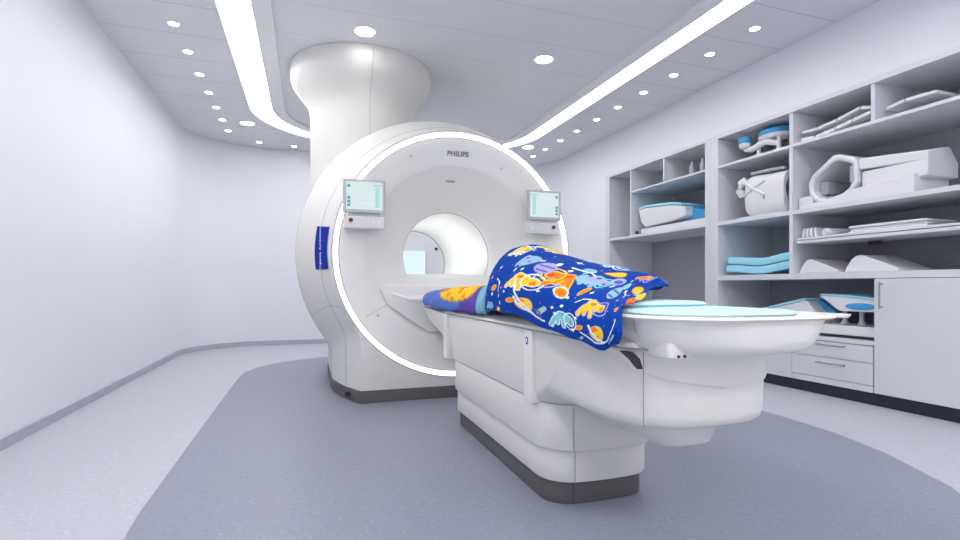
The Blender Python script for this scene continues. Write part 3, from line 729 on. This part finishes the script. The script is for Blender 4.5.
me = bpy.data.meshes.new('patterned_bundle'); idx = np.arange(nb*NR).reshape(nb, NR); fs = []
for i in range(nb-1):
    for j in range(NR): k = (j+1) % NR; fs.append((int(idx[i, j]), int(idx[i, k]), int(idx[i+1, k]), int(idx[i+1, j])))
fs += [tuple(int(x) for x in reversed(idx[0])), tuple(int(x) for x in idx[-1])]
bt_ = thing('patterned_bundle', 'blue, yellow and purple patterned cloth bundle with a white end, lying between blanket and bore', 'bundle', (.87, 2.8, .73))
off = origin_of(bt_)
me.from_pydata([(p[0]-off.x, p[1]-off.y, p[2]-off.z) for p in Rw.reshape(-1, 3)], [], fs); me.update(); me.shade_smooth()
a2 = me.color_attributes.new('print', 'FLOAT_COLOR', 'POINT'); a2.data.foreach_set('color', np.concatenate([cc.reshape(-1, 3), np.ones((nb*NR, 1))], 1).astype(np.float32).ravel())
me.materials.append(bmz); o = bpy.data.objects.new('cloth_cover', me); COL.objects.link(o); o.parent = bt_
mb = MB(); mb.tube([(.84, 3.53, .722), (.80, 3.555, .720), (.75, 3.565, .718), (.70, 3.57, .718), (.665, 3.575, .720)], [.030, .030, .028, .026, .020], 20, flat=.95); mb.build('white_cuff', M['white'], bt_)
mb = MB(); mb.tube([(.69, 3.57, .720), (.65, 3.575, .724), (.61, 3.58, .736), (.575, 3.585, .750), (.553, 3.588, .757)], [.018, .016, .016, .014, .008], 16, flat=.8); mb.build('white_tip', M['white'], bt_)

# ------------------------------------------------------------------ built-in shelving
XF, XD = 3.598, 4.24
def boxp(name, x0, x1, y0, y1, z0, z1, m, parent, bev=.0015):
    mb = MB(); mb.box(x0, x1, y0, y1, z0, z1); return mb.build(name, m, parent, bevel=bev)
su = thing('shelf_unit', 'tall white built-in shelf unit on the far left of the shelving wall, nearest the scanner', 'shelf unit', (3.9, 4.8, 0), 'built-in shelf units')
boxp('left_side', XF, XD, 5.593, 5.673, 0.085, 2.1748, M['shelf'], su); boxp('right_side', XF, XD, 3.905, 3.957, .085, 2.1748, M['shelf'], su)
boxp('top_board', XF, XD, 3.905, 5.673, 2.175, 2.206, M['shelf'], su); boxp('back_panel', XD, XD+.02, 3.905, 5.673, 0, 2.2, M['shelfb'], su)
boxp('shelf', XF+.01, XD, 3.957, 5.170, 1.905, 1.925, M['shelf'], su); boxp('shelf', XF+.005, XD, 3.957, 5.593, 1.375, 1.405, M['shelf'], su)
boxp('divider', XF+.01, XD, 5.150, 5.172, 1.405, 2.175, M['shelf'], su); boxp('divider', XF+.01, XD, 4.560, 4.580, 1.925, 2.175, M['shelf'], su)
boxp('bottom_board', XF, XD, 3.957, 5.593, .085, .11, M['shelf'], su); boxp('kickboard', XF+.03, XD, 3.905, 5.673, .001, .085, M['kick'], su)
MB().box(3.601, 4.24, 3.864, 3.904, 0.001, 2.215).build('filler_strip', M['shelf'], su, smooth=False)
seam('back_seam', [(XD-.001, 4.85, .12), (XD-.001, 4.85, 1.37)], .002, su)

sr = thing('shelf_unit', 'wide white built-in shelf unit with drawers at the right of the shelving wall', 'shelf unit', (3.9, 2.5, 0), 'built-in shelf units')
boxp('left_side', XF, XD, 3.795, 3.863, .085, 2.1698, M['shelf'], sr); boxp('right_side', XF, XD, 1.20, 1.26, .085, 2.1698, M['shelf'], sr)
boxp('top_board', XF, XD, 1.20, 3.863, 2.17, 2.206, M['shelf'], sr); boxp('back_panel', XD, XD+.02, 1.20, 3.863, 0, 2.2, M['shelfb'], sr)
boxp('shelf', XF+.005, XD, 1.26, 3.795, 1.897, 1.920, M['shelf'], sr); boxp('shelf', XF+.003, XD, 1.26, 3.795, 1.368, 1.40, M['shelf'], sr)
boxp('shelf', XF+.001, XD, 1.26, 3.795, .860, .905, M['shelf'], sr); boxp('shelf', XF+.001, XD, 2.417, 3.795, .405, .432, M['shelf'], sr)
boxp('divider', XF+.01, XD, 3.031, 3.062, .905, 2.17, M['shelf'], sr); boxp('divider', XF+.01, XD, 2.417, 2.443, 1.92, 2.17, M['shelf'], sr)
boxp('divider', XF+.03, XD, 2.395, 2.417, .085, .86, M['shelf'], sr)
ps = boxp('pull_out_shelf', XF+.02, XD, 1.30, 3.00, 1.165, 1.180, M['shelf'], sr); boxp('shelf_edge', XF-.005, XF+.4, 1.30, 2.985, 1.135, 1.157, M['shelf'], ps)
boxp('shelf_clip', 3.9, 3.94, 2.58, 2.66, 1.11, 1.134, M['dark'], ps)
boxp('kickboard', XF+.03, XD, 1.20, 3.863, .001, .085, M['kick'], sr)
boxp('front_panel', XF+.002, XF+.02, 3.034, 3.795, .088, .404, M['shelf'], sr)
def handle_h(y0, y1, z, parent):
    mb = MB(); mb.tube([(XF-.03, y0, z), (XF-.03, y1, z)], .0055, 10)
    for y in (y0+.015, y1-.015): mb.tube([(XF-.03, y, z), (XF+.002, y, z)], .005, 8)
    mb.build('handle', M['metal'], parent)
d1 = boxp('drawer', XF, XF+.5, 2.423, 3.029, .287, .400, M['shelf'], sr); handle_h(2.60, 2.81, .388-.01, d1)
d2 = boxp('drawer', XF, XF+.5, 2.423, 3.029, .135, .283, M['shelf'], sr); handle_h(2.60, 2.81, .246, d2)
boxp('bottom_rail', XF+.002, XF+.02, 2.423, 3.03, .088, .131, M['shelf'], sr)
dd = boxp('cabinet_door', XF-.002, XF+.018, 1.86, 2.413, .090, .856, M['shelf'], sr)
mb = MB(); mb.tube([(XF-.032, 2.362, .655), (XF-.032, 2.362, .834)], .0055, 10)
for z in (.668, .821): mb.tube([(XF-.032, 2.362, z), (XF, 2.362, z)], .005, 8)
mb.build('handle', M['metal'], dd)
dd = boxp('cabinet_door', XF-.002, XF+.018, 1.27, 1.855, .090, .856, M['shelf'], sr)

# ---- things on the shelves
# blue topped pad on its grey board (left unit)
t = thing('foam_positioner', 'white padded positioner with a blue top on the left shelf unit', 'positioner', (3.85, 4.6, 1.405))
boxp('board', 3.68, 4.05, 4.02, 5.06, 1.407, 1.475, M['coil'], t, .004)
mb = MB(); mb.loft([[(3.66, 5.03, 1.54), (3.66, 5.08, 1.69), (4.0, 5.08, 1.69), (4.0, 5.03, 1.52)], [(3.66, 4.95, 1.482), (3.66, 4.95, 1.70), (4.0, 4.95, 1.70), (4.0, 4.95, 1.48)],
                    [(3.66, 4.50, 1.500), (3.66, 4.50, 1.668), (4.0, 4.50, 1.668), (4.0, 4.50, 1.49)], [(3.66, 4.30, 1.53), (3.66, 4.30, 1.62), (4.0, 4.30, 1.62), (4.0, 4.30, 1.52)]]); mb.build('cushion_body', M['coil'], t, bevel=.012)
mb = MB(); mb.loft([[(3.655, y, z), (3.655, y, z+.03), (4.02, y, z+.03), (4.02, y, z)] for y, z in ((5.08, 1.688), (4.95, 1.703), (4.50, 1.670), (4.36, 1.640))]); mb.build('blue_top', M['bluel'], t, bevel=.008)
mb = MB(); mb.loft([[(3.75, y, 1.478), (3.75, y, z), (4.05, y, z), (4.05, y, 1.478)] for y, z in ((4.42, 1.66), (4.2, 1.59), (4.03, 1.56))]); mb.build('blue_wing', M['blue'], t, bevel=.008)
mb = MB(); mb.tube([(3.67, 5.125, 1.406), (3.67, 5.125, 1.455)], .016, 14); tag(mb.build('black_knob', M['dark']), 'small black knob standing at the left end of the shelf under the blue topped positioner', 'knob')
for i, (y, lab) in enumerate(((4.27, 'left of two small grey bottles on the top shelf of the left unit'), (4.12, 'right of two small grey bottles on the top shelf of the left unit'))):
    mb = MB(); P = [[(3.72+r*math.cos(2*PI*k/20), y+r*math.sin(2*PI*k/20), z) for k in range(20)] for z, r in ((1.926, .024), (1.93, .027), (2.03, .027), (2.045, .016), (2.05, .014), (2.075, .014))]
    mb.loft(P); tag(mb.build('bottle', M['coilg']), lab, 'bottle', 'grey bottles on the top shelf')
mb = MB(); mb.box(3.64, 3.72, 5.175, 5.21, 1.94, 2.0); mb.loft([[(3.66, 5.18, 1.88), (3.70, 5.18, 1.88), (3.70, 5.20, 1.88), (3.66, 5.20, 1.88)], [(3.64, 5.175, 1.94), (3.72, 5.175, 1.94), (3.72, 5.21, 1.94), (3.64, 5.21, 1.94)]])
tag(mb.build('wall_bracket', M['coil'], bevel=.003), 'small white bracket fixed to the first divider of the left shelf unit', 'bracket')

# blue and white padded holder (top row of right unit)
t = thing('head_holder', 'white head holder with two bright blue pads on the top shelf', 'head holder', (3.8, 3.4, 1.92))
mb = MB(); mb.tube([(3.70, 3.62, 1.930), (3.70, 3.45, 1.940), (3.70, 3.24, 1.930)], [.012, .02, .012], 12, flat=.7); mb.tube([(3.90, 3.62, 1.930), (3.90, 3.45, 1.94), (3.90, 3.24, 1.93)], [.012, .02, .012], 12, flat=.7)
mb.box(3.70, 3.90, 3.40, 3.46, 1.925, 1.945); mb.build('base_frame', M['coil'], t, bevel=.003)
mb = MB(); mb.tube([(3.74, 3.26, 2.00), (3.72, 3.38, 2.045), (3.71, 3.52, 2.01), (3.72, 3.60, 2.03)], [.022, .028, .026, .02], 14); mb.build('neck_arm', M['coil'], t)
for y in (3.27, 3.47):
    mb = MB(); mb.tube([(3.74, y, 1.935), (3.74, y, 2.07)], [.02, .015], 14); mb.build('support_leg', M['coil'], t)
mb = MB(); P = [[(3.78+rx*math.cos(2*PI*k/32), 3.345+ry*math.sin(2*PI*k/32), z) for k in range(32)] for z, rx, ry in ((2.055, .06, .08), (2.065, .10, .128), (2.085, .11, .14), (2.092, .11, .14))]
mb.loft(P); mb.build('cup', M['coil'], t)
mb = MB(); P = [[(3.78+rx*math.cos(2*PI*k/32), 3.34+ry*math.sin(2*PI*k/32), z) for k in range(32)] for z, rx, ry in ((2.0925, .108, .135), (2.105, .113, .14), (2.13, .113, .14), (2.142, .10, .125))]
mb.loft(P); mb.build('large_pad', M['blue'], t)
mb = MB(); P = [[(3.70+r*math.cos(2*PI*k/24), 3.585+r*math.sin(2*PI*k/24), z) for k in range(24)] for z, r in ((2.08, .045), (2.085, .05), (2.125, .05), (2.132, .044))]
mb.loft(P); mb.build('small_pad', M['blue'], t)
mb = MB(); mb.tube([(3.70, 3.585, 2.03), (3.70, 3.585, 2.04), (3.70, 3.585, 2.07), (3.70, 3.585, 2.08)], [.03, .045, .05, .04], 20); mb.build('small_cup', M['coil'], t)

# segmented flexible coil pads
def segpad(name, lab, pts, gaps, x0, x1, th, m, grp):
    t = thing(name, lab, 'coil pad', (3.8, 2.75, 1.92), grp)
    for (y0, z0), (y1, z1) in zip(pts, pts[1:]):
        dy, dz = (y1-y0), (z1-z0); l = math.hypot(dy, dz); g = gaps/l
        a = (y0+dy*g, z0+dz*g); b = (y1-dy*g, z1-dz*g)
        mb = MB(); mb.loft([[(x0, a[0], a[1]), (x0, a[0], a[1]+th), (x1, a[0], a[1]+th), (x1, a[0], a[1])], [(x0, b[0], b[1]), (x0, b[0], b[1]+th), (x1, b[0], b[1]+th), (x1, b[0], b[1])]])
        mb.build('pad_segment', m, t, bevel=.006)
    return t
segpad('flexible_coil', 'upper white jointed coil pad on the top shelf, arching up to the right', [(3.00, 1.995), (2.87, 1.990), (2.72, 2.008), (2.55, 2.045), (2.47, 2.02)], .004, 3.66, 4.0, .022, M['coil'], 'white jointed coil pads on the top shelf')
segpad('flexible_coil', 'lower white jointed coil pad lying flat on the top shelf', [(3.0, 1.935), (2.88, 1.925), (2.72, 1.945), (2.60, 1.965), (2.47, 1.985)], .003, 3.65, 3.98, .026, M['coil'], 'white jointed coil pads on the top shelf')
segpad('flexible_coil', 'thin white pad in the top right compartment at the right edge of the photo', [(2.40, 1.985), (2.28, 2.005), (2.10, 2.0)], .003, 3.68, 3.95, .022, M['coil'], 'white jointed coil pads on the top shelf')

# head coil: short box-like shell with a round opening
t = thing('head_coil', 'white head coil with a round dark opening on the middle shelf', 'head coil', (3.8, 3.4, 1.40))
def headsec(y, w, zt, zb, n=40):
    P = []
    for k in range(n):
        a = 2*PI*k/n; ca, sa = math.cos(a), math.sin(a); e = .55
        P.append((3.80+w*abs(ca)**e*math.copysign(1, ca), y, (zt+zb)/2+(zt-zb)/2*abs(sa)**e*math.copysign(1, sa)))
    return P
def circsec(y, r, z, n=40): return [(3.80+r*math.cos(2*PI*k/n), y, z+r*math.sin(2*PI*k/n)) for k in range(n)]
mb = MB(); mb.loft([headsec(3.57, .10, 1.74, 1.50), headsec(3.55, .135, 1.77, 1.425), headsec(3.50, .145, 1.785, 1.41), headsec(3.30, .15, 1.765, 1.41), headsec(3.17, .155, 1.76, 1.41), headsec(3.15, .15, 1.755, 1.415),
                   circsec(3.148, .128, 1.60), circsec(3.20, .12, 1.60), circsec(3.46, .115, 1.60)], True, True); mb.build('coil_shell', M['coil'], t, angle=50)
mb = MB(); mb.tube([(3.655, 3.20, 1.60), (3.655, 3.36, 1.62)], .003, 6); mb.build('shell_groove', M['seam'], t)
mb = MB(); mb.tube([(3.69, 3.60, 1.60), (3.680, 3.615, 1.66), (3.680, 3.60, 1.72), (3.69, 3.56, 1.755)], [.026, .042, .040, .026], 12); mb.build('side_lever', M['coil'], t)
mb = MB(); mb.tube([(3.664, 3.57, 1.735), (3.656, 3.45, 1.65), (3.652, 3.33, 1.58)], [.016, .020, .016], 10, flat=.7); mb.tube([(3.664, 3.56, 1.60), (3.657, 3.45, 1.65), (3.654, 3.33, 1.70)], [.012, .016, .012], 10, flat=.7)
mb.build('cross_brace', M['coil'], t)
mb = MB(); mb.tube([(3.645, 3.335, 1.545), (3.645, 3.335, 1.575)], .008, 8); mb.build('latch', M['coilg'], t)
mb = MB(); mb.tube([(3.69, 3.50, 1.79), (3.69, 3.30, 1.785), (3.69, 3.17, 1.775)], .014, 10); mb.build('top_rail', M['coilg'], t)
boxp('base_plate', 3.63, 3.97, 3.14, 3.60, 1.401, 1.412, M['coil'], t)

# large torso / knee coil: many-sided ring with a base
t = thing('body_coil', 'large open many-sided white body coil on the middle shelf at the right', 'body coil', (3.8, 2.7, 1.40))
out = [(2.925, 1.50), (2.935, 1.60), (2.90, 1.655), (2.74, 1.765), (2.70, 1.765), (2.585, 1.715), (2.565, 1.68), (2.56, 1.55), (2.60, 1.48), (2.68, 1.432), (2.80, 1.425), (2.87, 1.445)]
inn = [(2.895, 1.52), (2.90, 1.59), (2.865, 1.635), (2.74, 1.715), (2.70, 1.72), (2.62, 1.685), (2.595, 1.66), (2.59, 1.56), (2.625, 1.505), (2.69, 1.462), (2.79, 1.455), (2.85, 1.475)]
mb = MB(); mb.loft([[(4.02, y, z) for y, z in inn], [(3.655, y, z) for y, z in inn], [(3.645, (y+yo)/2, (z+zo)/2) for (y, z), (yo, zo) in zip(inn, out)], [(3.655, y, z) for y, z in out], [(4.02, y, z) for y, z in out]], False, False)
mb.loft([[(4.02, y, z) for y, z in inn], [(4.02, y, z) for y, z in out]], False, False); mb.build('coil_ring', M['coil'], t, bevel=.006)
mb = MB(); mb.loft([[(3.75, y+.0, z) for y, z in inn], [(3.98, y, z) for y, z in inn]], False, True)
mb = MB(); mb.box(3.67, 4.0, 2.62, 2.87, 1.458, 1.470); mb.build('floor_pad', M['coilg'], t, bevel=.004)
mb = MB(); mb.box(3.72, 3.98, 2.83, 2.895, 1.50, 1.60); mb.build('side_cushion', M['coilg'], t, bevel=.01)
mb = MB(); mb.tube([(3.665, 2.603, 1.545), (3.665, 2.603, 1.66)], .019, 14); mb.build('grey_post', M['coilg'], t)
boxp('left_wing', 3.66, 3.95, 2.90, 3.027, 1.41, 1.500, M['coil'], t, .012)
mb = MB(); mb.loft([[(3.64, 3.00, 1.401), (3.98, 3.0, 1.401), (3.98, 3.0, 1.43), (3.64, 3.0, 1.43)], [(3.64, 2.78, 1.401), (3.98, 2.78, 1.401), (3.98, 2.78, 1.445), (3.64, 2.78, 1.445)], [(3.64, 2.60, 1.401), (3.98, 2.60, 1.401), (3.98, 2.6, 1.47), (3.64, 2.6, 1.49)], [(3.64, 2.2, 1.401), (3.98, 2.2, 1.401), (3.98, 2.2, 1.53), (3.64, 2.2, 1.53)]]); mb.build('base_cradle', M['coil'], t, bevel=.008)
boxp('right_block', 3.68, 3.98, 2.15, 2.555, 1.50, 1.61, M['coil'], t, .01)
mb = MB(); mb.loft([[(3.66, 2.56, 1.62), (3.66, 2.56, 1.70), (3.90, 2.60, 1.74), (3.98, 2.56, 1.64)], [(3.68, 2.15, 1.60), (3.68, 2.15, 1.66), (3.90, 2.15, 1.70), (3.98, 2.15, 1.60)]]); mb.build('top_shell', M['coil'], t, bevel=.01)

# folded cloths, standing in a row
names = ['leftmost white folded cloth standing on the thin pull-out shelf', 'second from the left of the white folded cloths on the thin pull-out shelf', 'third white folded cloth on the pull-out shelf, tilted to the left', 'fourth white folded cloth on the pull-out shelf, just left of the roll']
for i, y in enumerate((3.045-.06, 2.95, 2.915, 2.88)):
    mb = MB(); lean = (-.006, .004, .012, .010)[i]; w = .011
    mb.loft([[(3.66, y-w, 1.181), (3.66, y+w, 1.181), (3.90, y+w, 1.181), (3.90, y-w, 1.181)], [(3.655, y-w*1.1+lean*.5, 1.22), (3.655, y+w*1.1+lean*.5, 1.22), (3.90, y+w+lean*.5, 1.22), (3.90, y-w+lean*.5, 1.22)], [(3.67, y-w*.7+lean, 1.255), (3.67, y+w*.7+lean, 1.255), (3.90, y+w*.7+lean, 1.255), (3.90, y-w*.7+lean, 1.255)]])
    tag(mb.build('folded_cloth', M['paper'], bevel=.004), names[i], 'cloth', 'folded cloths on the pull-out shelf')
mb = MB(); mb.tube([(3.66, 2.815, 1.212), (3.68, 2.81, 1.212), (3.95, 2.78, 1.212)], [.024, .030, .030], 16); tag(mb.build('rolled_cloth', M['paper']), 'rolled white cloth beside the folded cloths on the pull-out shelf', 'cloth')
for i, (z, a, lab) in enumerate(((1.181, 0, 'bottom white plate of the stack on the pull-out shelf'), (1.199, .01, 'middle white plate of the stack on the pull-out shelf'), (1.217, .0, 'top white plate of the stack on the pull-out shelf'))):
    mb = MB(); rstack(mb, bevstack(3.66+a, 3.98, 2.15, 2.645-a, .03, z, z+.016, .004), n=5); tag(mb.build('flat_plate', M['coil']), lab, 'plate', 'stacked white plates')

# blue curved cushions
def curved(name, lab, z, y1):
    mb = MB(); P = []
    for k in range(17):
        f = k/16; y = y1-(y1-3.075)*f; dz = .012*math.sin(f*PI*2-PI*.6)*-1 + .030*max(0, f-.55)
        P.append([(3.64, y, z+dz+.006), (3.635, y, z+dz+.035), (3.645, y, z+dz+.070), (4.05, y, z+dz+.070), (4.05, y, z+dz+.006)])
    mb.loft(P); o = mb.build(name, M['bluel'], bevel=.006); tag(o, lab, 'cushion', 'sky blue curved cushions')
curved('curved_cushion', 'lower sky blue curved cushion of the pair on the shelf', .918, 3.74)
curved('curved_cushion', 'upper sky blue curved cushion of the pair on the shelf', .988, 3.72)
# white wedges
def wedge(lab, y0, y1, top, x0=3.66, x1=4.0):
    mb = MB(); L = y0-y1; pr = [(y0, .906), (y0-.02*L, .93), (y0-.12*L, .985*top), (y0-.22*L, 1.015*top), (y0-.32*L, 1.02*top), (y0-.40*L, 1.01*top), (y0-.97*L, .925), (y1, .906)]
    mb.loft([[(x0, y, z) for y, z in pr], [(x1, y, z) for y, z in pr]]); tag(mb.build('foam_wedge', M['coil'], bevel=.006), lab, 'wedge', 'white foam wedges')
wedge('left of two white wedges on the shelf right of the blue cushions', 3.02, 2.71, .995); wedge('right of two white wedges on the shelf right of the blue cushions', 2.66, 2.30, 1.005)

# niche: blue topped wedge and coil on stand
t = thing('foam_wedge_cushion', 'white wedge cushion with a blue sloping top in the low niche', 'wedge', (3.8, 3.2, .432))
mb = MB(); mb.loft([[(x, 3.55, .434), (x, 3.55, .56), (x, 2.98, .695), (x, 2.90, .60), (x, 2.88, .434)] for x in (3.68, 4.0)]); mb.build('wedge_body', M['coil'], t, bevel=.006)
mb = MB(); mb.loft([[(x, 3.555, .562), (x, 3.555, .578), (x, 2.985, .716), (x, 2.975, .698)] for x in (3.675, 4.01)]); mb.build('blue_cover', M['bluel'], t, bevel=.004)
mb = MB(); mb.loft([[(x, 2.97, .60), (x, 2.97, .705), (x, 2.88, .65), (x, 2.82, .60)] for x in (3.80, 4.05)]); mb.build('blue_flap', M['blue'], t, bevel=.004)
t = thing('breast_coil', 'white coil with a blue arched cushion in the low niche above the drawers', 'coil', (3.8, 2.7, .432))
for z0, z1 in ((.455, .522),):
    boxp('base_tray', 3.66, 4.02, 2.44, 2.88, z0, z1, M['coil'], t, .006)
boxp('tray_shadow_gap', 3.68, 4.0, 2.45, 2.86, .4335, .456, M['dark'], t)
for y in (2.70, 2.58):
    mb = MB(); mb.tube([(3.72, y, .53), (3.72, y, .56), (3.72, y, .64)], [.03, .014, .016], 14); mb.build('support_leg', M['coilg'], t)
mb = MB(); P = []
for k in range(15):
    f = k/14; y = 2.84-.42*f; zt = .735-.005*f-.025*f*f; zb = .735-.10*min(1, f*3.2) if f < .32 else .628
    P.append([(3.655, y, min(zb, zt-.012)), (3.655, y, zt), (3.98, y, zt), (3.98, y, min(zb, zt-.012))])
mb.loft(P); mb.build('coil_shell', M['coil'], t, bevel=.004)
mb = MB(); P = []
for k in range(15):
    f = k/14; y = 2.84-.42*f; zt = .736-.005*f-.025*f*f; P.append([(3.65, y, zt), (3.65, y, zt+.014), (3.99, y, zt+.014), (3.99, y, zt)])
mb.loft(P); mb.build('blue_top', M['bluel'], t, bevel=.004)
mb = MB(); P = [[(x, 2.545+.105*math.cos(2*PI*k/28), .664+.024*math.sin(2*PI*k/28)) for k in range(28)] for x in (3.648, 3.97)]; mb.loft(P); mb.build('blue_arch_cushion', M['blue'], t, bevel=.006)

# ------------------------------------------------------------------ camera
cam = bpy.data.cameras.new('camera'); co = bpy.data.objects.new('camera', cam); COL.objects.link(co)
cam.sensor_fit = 'HORIZONTAL'; cam.sensor_width = 36; cam.lens = 513/960*36; cam.shift_y = 16.5/960; cam.clip_start = .02
co.location = (0, 0, .804); co.rotation_euler = (PI/2, 0, -math.radians(18.6))
scene.camera = co
w = bpy.data.worlds.new('world'); scene.world = w; w.use_nodes = True
w.node_tree.nodes['Background'].inputs[0].default_value = (.7, .75, .9, 1); w.node_tree.nodes['Background'].inputs[1].default_value = .1
vs = scene.view_settings; vs.view_transform = 'Standard'; vs.look = 'None'; vs.gamma = 1; vs.use_curve_mapping = False; vs.exposure = 0.75
